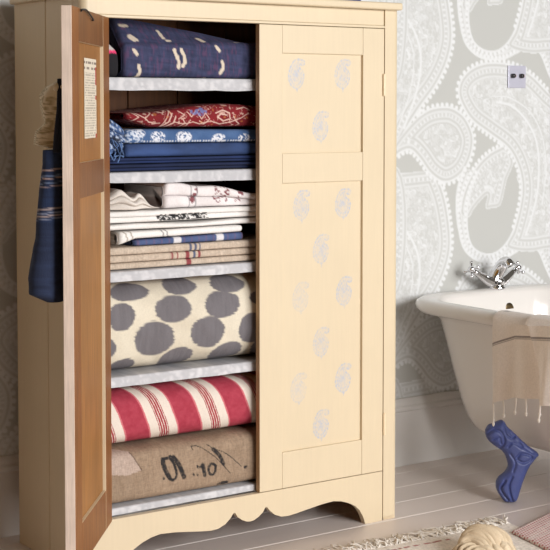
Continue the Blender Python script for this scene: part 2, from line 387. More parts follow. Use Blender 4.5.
for py in (85, 424):
    c = P(383.5, py, 1, 0); v, f = join([lathe([(.0, -.034), (.0045, -.032), (.0045, .032), (.0, .034)], (c[0]+.0012, -.002, c[2]), seg=10)] + [lathe([(.0052, h-.001), (.0055, h), (.0052, h+.001)], (c[0]+.0012, -.002, c[2]), seg=10) for h in (-.012, .012)])
    obj('hinge', v, f, mat('painted_hinge', (236, 216, 182), .4), rd, smooth=False)
PIN = np.array([.050, -.002]); ANG = math.radians(128.7); LW = .46
D2 = np.array([math.cos(ANG), -math.sin(ANG)]); N2 = np.array([math.sin(ANG), math.cos(ANG)])   # along the open door / towards its inner face
def TL(v):
    v = np.asarray(v, float); u = v[:, 0]-.050; n = v[:, 1]
    q = PIN[None] + u[:, None]*D2 + n[:, None]*N2
    return np.stack([q[:, 0], q[:, 1], v[:, 2]], 1)
ld = door(.050, .050+LW, 'open_door', plain, M_wood, M_cream, M_edge, TL)
# scrap of old newsprint pasted inside the upper panel, wire catch, knob outside
def onleft(u, n, z): return TL(np.array([[.050+u, n, z]]))[0]
uz = []
def ray_left(px, py, n):                       # photograph point -> (u, z) on the open door's inner plane at depth n
    r = FW + RT*(px-PCX)/F_PX - UP*(py-PCY)/F_PX; p0 = np.array([*(PIN+N2*n), 0]); nn = np.array([*N2, 0])
    q = CAM + r*((p0-CAM)@nn)/(r@nn); return (q[:2]-PIN)@D2, q[2]
u0, z1_ = ray_left(84, 56, .018); u1, z0_ = ray_left(96.5, 136, .018)
us = np.linspace(min(u0, u1), max(u0, u1), 70); zs = np.linspace(z0_-.004, z1_-.004, 200)
U, Z = np.meshgrid(us, zs, indexing='ij'); U = U.ravel(); Z = Z.ravel()
rows = np.floor(Z/.0062); txt = ((Z/.0062) % 1 > .45) & (hsh(np.floor(U/.0035), rows, 3) > .3) & ((U-us[0]) > .008) & ((us[-1]-U) > .008)
head = Z > zs[-1]-.035
c = mix(np.repeat(lin((222, 211, 192))[None], len(U), 0), np.repeat(lin((140, 128, 116))[None], len(U), 0), txt*.6*(~head))
hb = head & ((Z-zs[-1]+.035) % .014 > .008) & (hsh(np.floor(U/.008), np.floor(Z/.014), 5) > .25)
c[hb] = lin((140, 128, 118)); nearhinge = (U < us[0]+.012) & (vn(Z*40, U*0, 2) > .62); c[nearhinge] = lin((176, 60, 60))
edge = .0015*(vn(Z*120, U*0, 7)-.5)
V = TL(np.stack([.050+U+edge, np.full(len(U), .0182), Z], 1))
obj('newsprint_label', V, grid_faces(len(us), len(zs)), mat('newsprint', attr=True, rough=.9), ld, col=c, smooth=False)
hk = [ray_left(*p, .030) for p in ((82, 9.5), (86, 10), (90, 15), (93, 20))]
pts = [onleft(hk[0][0], .028, hk[0][1]-.004)] + [onleft(u, .031, z) for u, z in hk] + [onleft(hk[-1][0], .028, hk[-1][1])]
v, f = tube(pts, .0022, 8, n=24); obj('wire_catch', v, f, M_black, ld)
KU = LW-.032; kz = ray_left(62, 80, 0)[1]
v, f = lathe([(.005, 0), (.005, .012), (.010, .015), (.011, .020), (.008, .025), (.0, .026)], onleft(KU, .001, 1.30), axis=(-N2[0], -N2[1], 0)); obj('door_knob', v, f, M_cream, ld)

# ------------------------------------------------------------------ folded textiles
def cloth(name, stations, prof, colf, m, label, cat, group=None, er=.012, seed=0, wob=.004, nend=5, parent=None, endsq=.55, fine=.0030):
    """Sweep a front-facing profile along x.  prof(t) -> (n,2) points (y, z) from the back bottom round the front to the back top."""
    xs = np.asarray(stations, float); x0, x1 = xs[0], xs[-1]
    th = np.linspace(0, PI/2, nend+1)[:-1]
    full = [(x0 + er*(1-math.cos(q)) , endsq + (1-endsq)*math.sin(q)) for q in th] if er else []
    mid = [(x, 1) for x in xs if x0+er <= x <= x1-er]
    st = [(x0+er*(1-math.cos(q)), math.sin(q)*(1-endsq)+endsq) for q in th] + mid + [(x1-er*(1-math.cos(q)), math.sin(q)*(1-endsq)+endsq) for q in th[::-1]]
    rawp = prof; L0 = np.linalg.norm(np.diff(rawp(.5), axis=0), axis=1).sum(); NP = max(24, int(L0/fine))
    def prof(t):
        p = rawp(t); a_ = np.concatenate([[0], np.cumsum(np.linalg.norm(np.diff(p, axis=0), axis=1)+1e-9)]); q_ = np.linspace(0, a_[-1], NP)
        return np.stack([np.interp(q_, a_, p[:, 0]), np.interp(q_, a_, p[:, 1])], 1)
    base = prof(.5); dl = np.linalg.norm(np.diff(base, axis=0), axis=1); arc = np.concatenate([[0], np.cumsum(dl)]); kf = base[:, 0].argmin()
    V = []; XW = []; RAW = []
    for x, sc in st:
        t = (x-x0)/(x1-x0); p = prof(t).copy(); zc = .5*(p[:, 1].max()+p[:, 1].min()); zb = p[:, 1].min(); yf = p[:, 0].min(); yb = p[:, 0].max(); yc = .5*(yf+yb)
        p[:, 1] = zb + (p[:, 1]-zb)*(.5+.5*sc) + (1-sc)*.25*(zc-zb); p[:, 0] = yc + (p[:, 0]-yc)*(.75+.25*sc)
        RAW.append(p.copy()); n = len(p); arcs = arc if len(arc) == n else np.linspace(0, 1, n)
        w1 = fbm(np.full(n, x*9.), arcs*9., seed)-.5; w2 = vn(np.full(n, x*30.), arcs*30., seed+4)-.5
        amp = wob*np.clip((p[:, 1]-zb)/.015, 0, 1)
        p[:, 0] += amp*1.6*w1 + amp*.5*w2; p[:, 1] += amp*.8*w1*np.clip((p[:, 1]-zb)/.04, 0, 1)*0.8
        for j in range(n): V.append((x, p[j, 0], max(p[j, 1], zb)))
        XW += list(zip([x]*n, arcs))
    V = np.array(V); XW = np.array(XW); nv = len(base); RAW = np.concatenate(RAW)
    g = grid_faces(len(st), nv)[:, ::-1]
    close = np.array([[i*nv, i*nv+nv-1, (i+1)*nv+nv-1, (i+1)*nv] for i in range(len(st)-1)])
    caps = [list(range(nv)), [(len(st)-1)*nv + k for k in range(nv)][::-1]]
    faces = [list(q) for q in g] + [list(q) for q in close] + caps
    # z of the front at each arc, for placing printed marks
    fz = base[:, 1]
    C = colf(XW[:, 0], XW[:, 1], RAW[:, 0], RAW[:, 1], lambda z: np.interp(z, np.maximum.accumulate(fz[:]), arc))
    loc = (0.5*(x0+x1), .5*(V[:, 1].min()+V[:, 1].max()), V[:, 2].min())
    o = obj(name, V, faces, m, parent, loc, col=C)
    if label: tag(o, label, cat, group)
    return o
def folded(zb, zt, yf, yb, layers=1, r=None, slope=None, lean=0, nlobe=14):
    """Profile of a cloth folded into layers: one rounded nose per layer."""
    def pr(t):
        b = zb(t) if callable(zb) else zb; tt = zt(t) if callable(zt) else zt; h = (tt-b)/layers; rr = r or min(.5*h, .02)
        y_f = yf(t) if callable(yf) else yf
        pts = [(y, b) for y in np.linspace(yb, y_f+rr+.002, 8)]
        for k in range(layers):
            a = np.linspace(-PI/2, PI/2, nlobe); off = .004*math.sin(k*2.3+layers)
            ex = .7
            for q in a:
                cc = math.copysign(abs(math.cos(q))**ex, 1); ss = math.copysign(abs(math.sin(q))**ex, q)
                pts.append((y_f + off + rr*(1-cc) + lean*(k+.5+.5*ss)*h, b + h*(k+.5) + ss*h*.5))
        pts += [(y, tt + (slope(t)*(y-y_f) if slope else 0)) for y in np.linspace(y_f+rr+.006, yb, 10)]
        return np.array(pts)
    return pr
def zat(px, py, Y=.04): return P(px, py, 1, Y)[2]
def xat(px, py, Y=.04): return P(px, py, 1, Y)[0]
def span(x0, x1, d=.004): return np.arange(x0, x1+d*.5, d)
def rep(c, n): return np.repeat(lin(c)[None], n, 0)
def lerp(a, b): return lambda t: a + (b-a)*t
XR = .70                                       # textiles run on behind the closed door

# --- top shelf: navy ikat quilt, thick at its back
b1 = SZ[1][0]+.002
def prof_quilt(t):
    zf = 1.424 + .010*t; rise = .070*max(0., 1-t/.76)**.9; yb = .33
    pts = [(y, b1) for y in np.linspace(yb, .085, 10)]
    a = np.linspace(-PI/2, 0, 7); pts += [(.07 - .018*math.cos(q)+.0, b1+.018+.018*math.sin(q)) for q in a]
    pts += [(.052, z) for z in np.linspace(b1+.024, zf-.012, 22)] + [(.053, zf-.006), (.057, zf-.001), (.064, zf+.004)]
    pts += [(y, zf+.004+min(y-.064, .058+.02*(y-.122))*(rise+.004)/.058) for y in np.linspace(.07, .30, 46)] + [(.325, zf-.01)]
    return np.array(pts)
dash = []
for pl in ([(134, 50), (136.5, 54)], [(139, 66), (140, 72), (138.5, 77)], [(174.5, 50), (177, 56), (179, 63), (178.5, 67)], [(181.5, 50), (184.5, 56), (185, 63), (183, 66)], [(217, 47), (220, 51)], [(222.5, 62), (223, 68), (221, 73)]):
    dash.append((np.array([P(a, b, 1, .052)[[0, 2]] for a, b in pl]), .0055))
tops = [((130.5, 37), (135, 43), .0135), ((120, 25.5), (126, 26), .008), ((157.5, 31), (163, 38), .0075), ((167, 43), (169.5, 47), .0075), ((198, 39), (203, 42), .012), ((235, 44), (238, 47), .006)]
def col_quilt(x, w, y, z, zw):
    n = len(x); t = fbm(x*160, w*30, 1)*.6 + fbm(x*22, w*190, 2)*.6
    c = mix(rep((32, 38, 66), n), rep((72, 76, 112), n), np.clip(t-.15, 0, 1))
    c = mix(c, rep((110, 62, 96), n), .40*sstep(.55, .95, vn(x*240, w*60, 5)))
    front = y < .066
    for ln, wd in dash:
        d, s = pdist(x, z, ln); k = front*(1-sstep(wd*.75, wd*1.1, d + .003*(vn(x*300, z*60, 2)-.5))); c = mix(c, rep((214, 200, 182), n), k)
    for (a, b, wd) in tops:
        Ya = .064; pa = P(*a, 1, Ya); pb = P(*b, 1, Ya)
        # follow the sloping upper face
        def top(px, py):
            r = FW + RT*(px-PCX)/F_PX - UP*(py-PCY)/F_PX; best = None
            for yy in np.linspace(.066, .122, 50):
                q = CAM + r*(yy-CAM[1])/r[1]; t_ = (q[0]-.15)/(XR-.15); pr = prof_quilt(min(max(t_, 0), 1)); zz = np.interp(yy, pr[-47:-1, 0], pr[-47:-1, 1])
                if best is None or abs(q[2]-zz) < best[0]: best = (abs(q[2]-zz), q[0], yy)
            return best[1:]
        ln = np.array([top(*a), top(*b)])*np.array([1, 1.6]); d, s = pdist(x, y*1.6, ln); d = d + .002*(vn(x*300, y*90, 6)-.5); k = (~front)*(y < .30)*(1-sstep(wd*.6, wd*.8, d)); c = mix(c, rep((205, 192, 175), n), k)
    return c
cloth('quilt', span(xat(124, 60, .052), XR, .003), prof_quilt, col_quilt, M_cloth, 'thick navy ikat quilt with cream dashes on the top shelf', 'quilt', er=.012, wob=.006, seed=3)
# pale folded cloth with a pink hem behind the quilt
def col_pinkhem(x, w, y, z, zw):
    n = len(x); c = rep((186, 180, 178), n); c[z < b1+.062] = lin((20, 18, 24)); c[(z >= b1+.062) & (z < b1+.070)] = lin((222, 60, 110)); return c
cloth('folded_cloth', span(.040, .142), folded(b1, lambda t: b1+.150-.085*t, .048, .36, 1, .02), col_pinkhem, M_cloth, 'dark folded cloth with pink hem in the shadow left of the navy quilt', 'folded cloth', seed=4, wob=.002)

# --- second shelf: two navy cloths, a mid blue one, bandana print, red floral
b2 = SZ[2][0]+.002
za = zat(180, 157); zb_ = zat(180, 143.5); zc_ = zat(180, 131)
zn = b2 + (za-b2)*.52
def col_navy(base):
    def f(x, w, y, z, zw): return mix(rep(base, len(x)), rep(tuple(min(255, int(v*1.6)) for v in base), len(x)), np.clip(fbm(x*12, w*40, 7)-.2, 0, 1))
    return f
cloth('folded_cloth', span(.052, XR), folded(b2, zn, .056, .34, 2, .010), col_navy((18, 28, 56)), M_cloth, 'darkest navy folded cloth at the bottom of the blue pile', 'folded cloth', 'plain blue cloths on the second shelf', seed=5, wob=.007)
cloth('folded_cloth', span(.056, XR), folded(zn+.0015, za, .052, .34, 2, .010), col_navy((22, 36, 70)), M_cloth, 'navy folded cloth second from the bottom of the blue pile', 'folded cloth', 'plain blue cloths on the second shelf', seed=6, wob=.007)
cloth('folded_cloth', span(xat(128, 150), XR), folded(za+.0015, zb_, .050, .33, 1, .018), col_navy((42, 60, 98)), M_cloth, 'denim blue folded cloth below the white printed bandana cloth', 'folded cloth', 'plain blue cloths on the second shelf', seed=7, wob=.004)
def col_bandana(x, w, y, z, zw):
    n = len(x); c = mix(rep((54, 84, 130), n), rep((82, 112, 156), n), fbm(x*30, w*30, 8))
    for px, py, rr in ((161, 137, .026), (187, 137, .028), (222, 139, .026), (247, 138, .022), (141, 133, .024)):
        cx = xat(px, py); cz = zat(px, py); d = np.hypot((x-cx), (z-cz)*1.6); k = (1-sstep(rr*.8, rr, d))*sstep(.42, .5, fbm(x*260, z*260+y*200, px)); c = mix(c, rep((222, 224, 232), n), k)
    k = (x < xat(146, 133))*sstep(.5, .56, fbm(x*230, w*230, 33)); c = mix(c, rep((196, 206, 222), n), k*.9)
    return mix(c, rep((214, 218, 226), n), .9*(np.abs(z-zb_-.006) < .0022)*(x > xat(146, 140))*(np.sin(x*700) > -.2))
bn = cloth('bandana_cloth', span(xat(128, 138), XR, .0028), folded(zb_+.0015, lerp(zc_+.006, zc_+.002), .052, .32, 1, .016), col_bandana, M_cloth, 'light blue bandana cloth with white printed motifs and fringed left end', 'bandana cloth', seed=8, wob=.006)
def col_lump(x, w, y, z, zw):
    n = len(x); q = fbm(x*150, w*150, 33); c = mix(rep((34, 52, 92), n), rep((84, 116, 166), n), fbm(x*40, w*40, 3)); c = mix(c, rep((188, 200, 220), n), .85*sstep(.53, .60, q)); return mix(c, rep((14, 20, 38), n), .9*sstep(.60, .66, fbm(x*60, w*60, 90)))
zlo = za+.003
ge = cloth('gathered_end', span(.048, xat(127, 140), .0025), folded(lambda t: zlo + .02*t, lambda t: zat(115, 108, .04)-.004 - .050*t**1.3, lambda t: .052-.012*math.sin(PI*t), .05+.045, 3, .016), col_lump, M_cloth, None, None, seed=77, wob=.022, er=.02, parent=bn)
fr = []
for i in range(34):                             # short knotted fringe at its lower edge
    x = random.uniform(.085, .135); y = .030 + .012*random.random(); z0 = zlo + random.uniform(.0, .05); L = random.uniform(.015, .032)
    pts = [(x, y+.012, z0+.006), (x+random.uniform(-.004, .004), y, z0), (x+random.uniform(-.01, .01), y-.003, z0-L*.5), (x+random.uniform(-.014, .014), y, max(z0-L, b2+.045))]
    fr.append(tube(pts, [.0020, .0020, .0014], 5, n=7))
v, f = join(fr); fo = obj('fringe', v, f, mat('blue_fringe', (84, 110, 154), .9, blotch=.6, scale=8), bn); tag(fo, kind='stuff')
# red floral cloth with vines
vr = []
def vine(pts, wd=.0013): vr.append((np.array([P(a, b, 1, .05)[[0, 2]] for a, b in pts]), wd))
vine([(131, 106), (137, 113), (146, 118), (152, 113), (159, 106)]); vine([(146, 118), (150, 122), (157, 123)]); vine([(152, 112), (149, 108)]); vine([(134, 121), (140, 117), (134, 113), (139, 110)])
vine([(163, 127), (170, 122), (173, 115), (171, 110)], .002); vine([(166, 128), (175, 123), (177, 117)], .002); vine([(163, 126), (168, 118), (171, 111)])
vine([(158, 110), (164, 113), (170, 108)]); vine([(176, 122), (186, 124), (195, 122), (202, 124), (212, 121), (222, 124), (233, 122), (243, 118), (250, 113)]); vine([(184, 119), (187, 123), (182, 127)]); vine([(192, 120), (189, 126)])
vine([(199, 113), (203, 119), (207, 113), (211, 119), (206, 124), (201, 121)]); vine([(203, 130), (209, 126), (214, 130)]); vine([(217, 113), (224, 110), (231, 113), (232, 119), (225, 121), (219, 117), (222, 114), (228, 115)], .0018)
vine([(238, 109), (246, 107), (251, 110)]); vine([(235, 116), (238, 121), (242, 124)]); vine([(189, 112), (193, 117), (197, 111)]); vine([(180, 111), (186, 115), (180, 119)])
def col_red(x, w, y, z, zw):
    n = len(x); c = mix(rep((104, 14, 22), n), rep((136, 24, 34), n), fbm(x*40, w*40, 1))
    for ln, wd in vr:
        d, s = pdist(x, z, ln); c = mix(c, rep((224, 190, 176), n), .85*(1-sstep(wd*.7, wd*1.3, d)))
    hl = fbm(x*48, w*52, 21); c = mix(c, rep((214, 172, 158), n), .75*(np.abs(hl-.5) < .012)*(vn(x*70, w*70, 5) > .35))
    lf = vn(x*95, w*120, 12); c = mix(c, rep((222, 186, 170), n), .6*sstep(.80, .88, lf)); c = mix(c, rep((190, 120, 60), n), .5*sstep(.86, .92, vn(x*80, w*90, 44)))
    k = 1-sstep(.7, 1.0, np.hypot((x-xat(203, 113))/.030, (z-zat(203, 112))/.013) + .7*(vn(x*90, z*120, 3)-.5)); c = mix(c, rep((108, 122, 176), n), .8*k*sstep(.3, .5, fbm(x*120, z*120, 2)))
    return c
cloth('folded_cloth', span(xat(129.5, 118), XR-.05, .0017), folded(lambda t: zc_ + .0105 + .022*max(0, (.16-t))/.16, lambda t: zat(180, 108) + .012*math.sin((t-.35)*5.) , .054, .33, 1, .03), col_red, M_cloth, 'red folded cloth printed with white vines and flowers', 'folded cloth', seed=9, wob=.006, fine=.0017)

# --- third shelf: three oatmeal linens, blue check, whites
b3 = SZ[3][0]+.002
zl = [b3, zat(180, 260.2), zat(180, 252.7), zat(180, 244.8)]
def col_linen(sd, marks):
    def f(x, w, y, z, zw):
        n = len(x); c = mix(rep((184, 166, 148), n), rep((208, 192, 175), n), fbm(x*120, w*160, sd)); front = y < .09
        for px, colr, wd in marks:
            k = front*(1-sstep(wd*.8, wd*1.1, np.abs(x-xat(px, 256)-.2*(w*0)))); c = mix(c, rep(colr, n), k*.92)
        return c
    return f
RD, BL = (140, 42, 56), (72, 84, 116)
lab3 = ('oatmeal linen cloth at the bottom of its pile with one dark red stripe', 'oatmeal linen cloth in the middle of its pile with several red stripes', 'oatmeal linen cloth on top of its pile with thin blue stripes')
mk = ([(192, RD, .0075)], [(176, RD, .004), (181, RD, .003), (191, RD, .005), (198, BL, .004), (203, RD, .004)], [(194, BL, .0035), (198.5, BL, .0035), (203, BL, .0035)])
for k in range(3):
    cloth('linen_cloth', span(.050 + .003*k, XR-.01*k), folded(zl[k]+.0012, zl[k+1], .052+.002*(k % 2), .34, 1, .011), col_linen(20+k, mk[k]), M_coarse, lab3[k], 'linen cloth', 'oatmeal linen cloths on the third shelf', seed=20+k, wob=.003)
def col_check(x, w, y, z, zw):
    n = len(x); c = mix(rep((62, 80, 122), n), rep((88, 102, 142), n), fbm(x*60, w*60, 2)); c = mix(c, rep((120, 86, 110), n), .5*(np.sin(x*260) > .75))
    for px, wd in ((181.5, .012), (224, .013)): c = mix(c, rep((218, 216, 220), n), 1-sstep(wd*.9, wd, np.abs(x-xat(px, 243))))
    return c
cloth('folded_cloth', span(xat(139, 244), xat(249, 240)), folded(zl[3]+.0012, lambda t: zat(180, 238.5) + .006*t, .058, .30, 1, .014), col_check, M_cloth, 'blue checked folded cloth with two white bands on the oatmeal linens', 'folded cloth', seed=24, wob=.003)
def col_white(lines=(), sd=0, base=(242, 239, 236)):
    def f(x, w, y, z, zw):
        n = len(x); c = mix(rep(tuple(v-10 for v in base), n), rep(base, n), fbm(x*14, w*20, sd))
        for px, colr, wd in lines: c = mix(c, rep(colr, n), .8*(1-sstep(wd*.8, wd*1.2, np.abs(x-xat(px, 238)+.35*(z-zat(170, 238))))))
        return c
    return f
zt1 = zat(180, 239)+.004
cloth('white_cloth', span(xat(122, 238), xat(246, 236)), folded(lambda t: zt1+.001+.004*t - .016*max(0, .13-t)/.13, lambda t: zat(180, 229.5) + .002*t, .050, .31, 1, .020), col_white([(130, (150, 138, 120), .0022), (135.5, (150, 138, 120), .0022), (167, (100, 100, 108), .002), (171, (100, 100, 108), .002)], 25), M_cloth, 'white folded cloth with pairs of thin grey lines above the blue check cloth', 'folded cloth', 'white cloths on the third shelf', seed=25, wob=.003)
zt2 = zat(180, 229.5)+.003
cloth('white_cloth', span(.085, XR-.02), folded(lambda t: zt2+.0015, lambda t: zat(180, 222.5)+.002*math.sin(t*PI*3), lambda t: .046+.008*math.sin(t*11), .32, 1, .022), col_white((), 26), M_cloth, 'plain thick white folded cloth just beneath the black bordered one', 'folded cloth', 'white cloths on the third shelf', seed=26, wob=.010)
zt3 = zat(180, 222.5)+.005
def col_blackborder(x, w, y, z, zw):
    n = len(x); c = col_white((), 27)(x, w, y, z, zw); cz = zat(185, 216.5)
    band = (np.abs(z-cz) < .0085)*(x > xat(158, 217))*(x < xat(212, 217))*(y < .075); pat = fbm(x*210, z*210, 6)
    c = mix(c, rep((20, 18, 22), n), band*(pat < .56)*.97); return c
cloth('white_cloth', span(.060, XR-.03), folded(zt3, lambda t: zat(180, 210.8)+.003, lambda t: .050+.006*math.sin(t*8+2), .31, 2, .012), col_blackborder, M_cloth, 'white folded cloth with a black patterned border', 'folded cloth', 'white cloths on the third shelf', seed=27, wob=.009)
zt4 = zat(180, 210.8)+.006
def col_emb(x, w, y, z, zw):
    n = len(x); c = col_white((), 28, (236, 230, 230))(x, w, y, z, zw)
    u = w*1.0; dz = (zat(180, 196) - z)
    for px, wd in ((196, .008), (223, .024), (241, .010)):
        k = (np.abs(x-xat(px, 200)-.15*(z-zt4)) < wd)*sstep(.47, .53, fbm(x*150, w*150, px))*(y < .09)*(z > zt4+.012); c = mix(c, rep((118, 34, 48), n), k*.92)
    k = (np.abs(np.abs(x-xat(197, 200))-.010) < .0012)*(y < .09); return mix(c, rep((90, 90, 100), n), k*.6)
cloth('embroidered_cloth', span(xat(168, 200), XR-.02), folded(lambda t: zt4 - .0*t, lambda t: zt4 + .060*(1-t**1.5) + .012 + .003*math.sin(t*17), lambda t: .056+.006*math.sin(t*7), .30, 2, .016), col_emb, M_cloth, 'white cloth with dark red embroidery lying on top of the white pile', 'folded cloth', 'white cloths on the third shelf', seed=28, wob=.012)
def pr_crumple(t):
    return folded(zt4+.001, lambda q: zt4 + .055*math.sin(PI*min(1, .18+.82*q))**.6*(1-.25*q) + .010*math.sin(q*19), lambda q: .056+.015*math.sin(q*9), .28, 3, .016, lean=.25)(t)
cloth('white_cloth', span(.052, xat(166, 205)), pr_crumple, col_white((), 31, (228, 220, 212)), M_cloth, 'crumpled white cloth at the left end of the white pile', 'folded cloth', 'white cloths on the third shelf', seed=31, wob=.016, er=.02)

# --- fourth shelf: dotted bolster
b4 = SZ[4][0]+.002; t4 = SZ[3][0]-.030
def puffy(zb, zt, yf, yb, ex=.55, n=90):
    def pr(t):
        b = zb(t) if callable(zb) else zb; tt = zt(t) if callable(zt) else zt
        a = np.linspace(-PI*.93, PI*.93, n); yc = .5*(yf+yb); zc = .5*(b+tt); pts = []
        for q in a:                              # angle 0 is the front
            c, s = math.cos(q), math.sin(q)
            pts.append((yc - (yb-yf)*.5*math.copysign(abs(c)**ex, c), zc + (tt-b)*.5*math.copysign(abs(s)**ex, s)))
        return np.array(pts)
    return pr
dots = [(133, 293, 20.5, 8), (184, 287, 17, 8), (231, 284.5, 17, 8), (121, 316.5, 14, 14.5), (172.8, 308.5, 18.5, 13.5), (221.5, 304, 18, 13), (153.8, 338.5, 20.5, 17.5), (206.8, 331, 17, 16), (251, 327.7, 13, 16), (126, 371, 15, 13), (180, 359, 16.5, 12), (229, 352.5, 17, 11), (106, 348, 9, 10), (263, 297, 13, 8), (152, 280.5, 11, 3), (268, 345, 14, 12)]
def col_dots(x, w, y, z, zw):
    n = len(x); c = mix(rep((206, 196, 176), n), rep((226, 217, 198), n), fbm(x*14, w*14, 3))
    for px, py, rx, ry in dots:
        a = P(px, py, 1, .045); zr = .5*(zat(px, py-ry, .045)-zat(px, py+ry, .045)); xr = .5*(xat(px+rx, py, .045)-xat(px-rx, py, .045))
        zc, zh = a[2], zr
        d = np.hypot((x-a[0])/xr, (z-zc)/zh) + .13*(vn(x*30, z*260, px)-.5); k = (y < .20)*(1-sstep(.93, 1.03, d)); c = mix(c, rep((112, 108, 112), n)*(.9+.2*vn(x*200, z*25, 3))[:, None], k)
    return c
cloth('bolster', span(.034, XR+.03), puffy(b4, t4, .040, .37, .62), col_dots, M_cloth, 'plump cream bolster printed with large grey ragged dots', 'bolster', er=.05, seed=40, wob=.009, nend=8)

# --- bottom shelf: burlap sack cushion and striped ticking cushion
b5 = SZ[5][0]+.002; tb = zat(180, 442)
OI = [([(168.5, 457.5), (163, 459), (161.5, 463), (165, 472), (170, 479), (174.5, 478.5), (176, 473), (173, 463), (168.5, 457.5)], .0045), ([(162, 459), (164.5, 468), (169.5, 478)], .0068), ([(172.5, 457), (178, 464), (183.5, 476.5)], .0075), ([(169, 455.5), (174, 457.5)], .003),
      ([(202.5, 465), (204.5, 475)], .0065), ([(200.5, 467), (202.5, 465)], .004), ([(210, 463.5), (208, 468), (209.5, 473.5), (213, 474.5), (215.3, 470), (214, 464.5), (210.5, 463)], .0042), ([(215, 466), (215, 471)], .005),
      ([(193, 474), (193.3, 474.3)], .0035), ([(197.5, 466.5), (197.8, 466.8)], .0042), ([(197, 474.5), (197.3, 474.8)], .003), ([(163, 478), (163.3, 478.3)], .004),
      ([(193, 450), (192, 447), (196, 446), (204, 449), (214, 456), (222, 464), (229, 472)], .0013), ([(212.5, 448.5), (218, 454), (222.5, 463)], .0065), ([(207, 444), (213, 448), (222, 451), (231, 457), (241, 466.5)], .0013), ([(245, 467.3), (246, 467)], .005), ([(219, 484.5), (224, 481.8), (228, 482.5), (223, 484)], .0035)]
def col_burlap(x, w, y, z, zw):
    n = len(x); c = mix(rep((134, 112, 92), n), rep((168, 146, 124), n), .55*fbm(x*170, z*40, 3)+.45*fbm(x*40, z*190, 5)); c *= (.9+.2*fbm(x*9, z*12, 8))[:, None]
    front = y < .15
    pt = np.array([P(a, b, 1, .034)[[0, 2]] for a, b in ((108, 452), (131, 452), (141, 470), (126, 475), (108, 474))]); c = mix(c, rep((186, 166, 154), n), front*inside(x, z, pt)*.85)
    sm = np.array([P(a, b, 1, .034)[[0, 2]] for a, b in ((131, 453), (136, 462), (141.5, 470))]); d, s = pdist(x, z, sm); c = mix(c, rep((78, 56, 44), n), front*.8*(1-sstep(.001, .0022, d)))
    for pl, wd in OI:
        ln = np.array([P(a, b, 1, .034)[[0, 2]] for a, b in pl]); ln = smoothline(ln, len(ln)*6) if len(ln) > 2 else ln
        d, s = pdist(x, z, ln); c = mix(c, rep((38, 36, 38), n), front*(1-sstep(wd*.7, wd*1.1, d))*(.72+.28*sstep(.3, .5, fbm(x*220, z*220, 9))))
    return c
cloth('sack_cushion', span(.034, XR, .0028), puffy(b5, tb, .032, .36, .30, 200), col_burlap, M_coarse, 'brown burlap sack cushion stencilled with black letters on the lowest shelf', 'cushion', er=.04, seed=50, wob=.008, nend=7)
t5 = SZ[4][0]-.040
def col_stripe(x, w, y, z, zw):
    n = len(x); zm = zat(180, 412); s = x - .40*(zw(zm)-w)
    per = xat(211, 412)-xat(159.5, 412); u = (s - xat(160, 412))/per; u = u-np.round(u); ua = np.abs(u)*per
    c = mix(rep((158, 42, 62), n), rep((178, 66, 84), n), fbm(x*90, w*110, 3))
    k = (ua < .048); c = np.where(k[:, None], rep((206, 112, 120), n), c); k = (ua < .043); c = np.where(k[:, None], rep((226, 214, 202), n), c)
    for q in (0, .0075): c = np.where((np.abs(ua-q) < .0026)[:, None], rep((160, 40, 56), n), c)
    c = np.where(((ua > .0125) & (ua < .0150))[:, None], rep((160, 40, 56), n), c)
    return c
cloth('striped_cushion', span(.034, XR-.02, .0018), puffy(tb+.003, t5, .042, .36, .6, 140), col_stripe, M_cloth, 'red and white striped ticking cushion resting on the burlap sack', 'cushion', er=.045, seed=51, wob=.006, nend=7, fine=.0024)
# --- cloth folded on top of the cupboard
zc0 = CH+.0225
cloth('folded_cloth', span(.62, xat(364, 1, .0)), folded(zc0, zc0+.06, .0, .28, 2, .012), col_navy((52, 60, 112)), M_cloth, 'blue folded cloth lying on top of the cupboard', 'folded cloth', seed=60, wob=.003)

# ------------------------------------------------------------------ bag and lace hung on the open door's outer face
def hung(name, zpts, npts, ua, ub, colf, m, label, cat, seed, parent=None, wob=.006):
    """Bulging cloth hung flat against the outer face; npts = how far it stands off the door at each height."""
    zs = np.linspace(zpts[0], zpts[-1], 110)[::-1] if zpts[0] > zpts[-1] else np.linspace(zpts[-1], zpts[0], 110)
    order = np.argsort(zpts); V = []; UVs = []; na = 40
    for z in zs:
        nn = np.interp(z, np.array(zpts)[order], np.array(npts)[order]); a0 = np.interp(z, np.array(zpts)[order], np.array(ua)[order]); b0 = np.interp(z, np.array(zpts)[order], np.array(ub)[order])
        for k in range(na):
            q = 2*PI*k/na; c, s = math.cos(q), math.sin(q); u = .5*(a0+b0) + .5*(b0-a0)*math.copysign(abs(c)**.8, c)
            n_ = .5*nn*(1 + math.copysign(abs(s)**.7, s)); n_ += wob*n_/max(nn, .01)*(fbm(np.array(u*22.), np.array(z*14.), seed)-.5)*2
            V.append(onleft(u, -.007-n_, z)); UVs.append((u, n_, z))
    n = len(zs); Fc = [[i*na+k, i*na+(k+1) % na, (i+1)*na+(k+1) % na, (i+1)*na+k] for i in range(n-1) for k in range(na)] + [list(range(na))[::-1], [(n-1)*na+k for k in range(na)]]
    V = np.array(V); UV = np.array(UVs); loc = V.mean(0); loc[2] = V[:, 2].min()
    o = obj(name, V, Fc, m, parent, None if parent else loc, col=colf(UV[:, 0], UV[:, 1], UV[:, 2]))
    if label: tag(o, label, cat)
    return o
def zl_(py): return P(45, py, 1, -.33)[2]
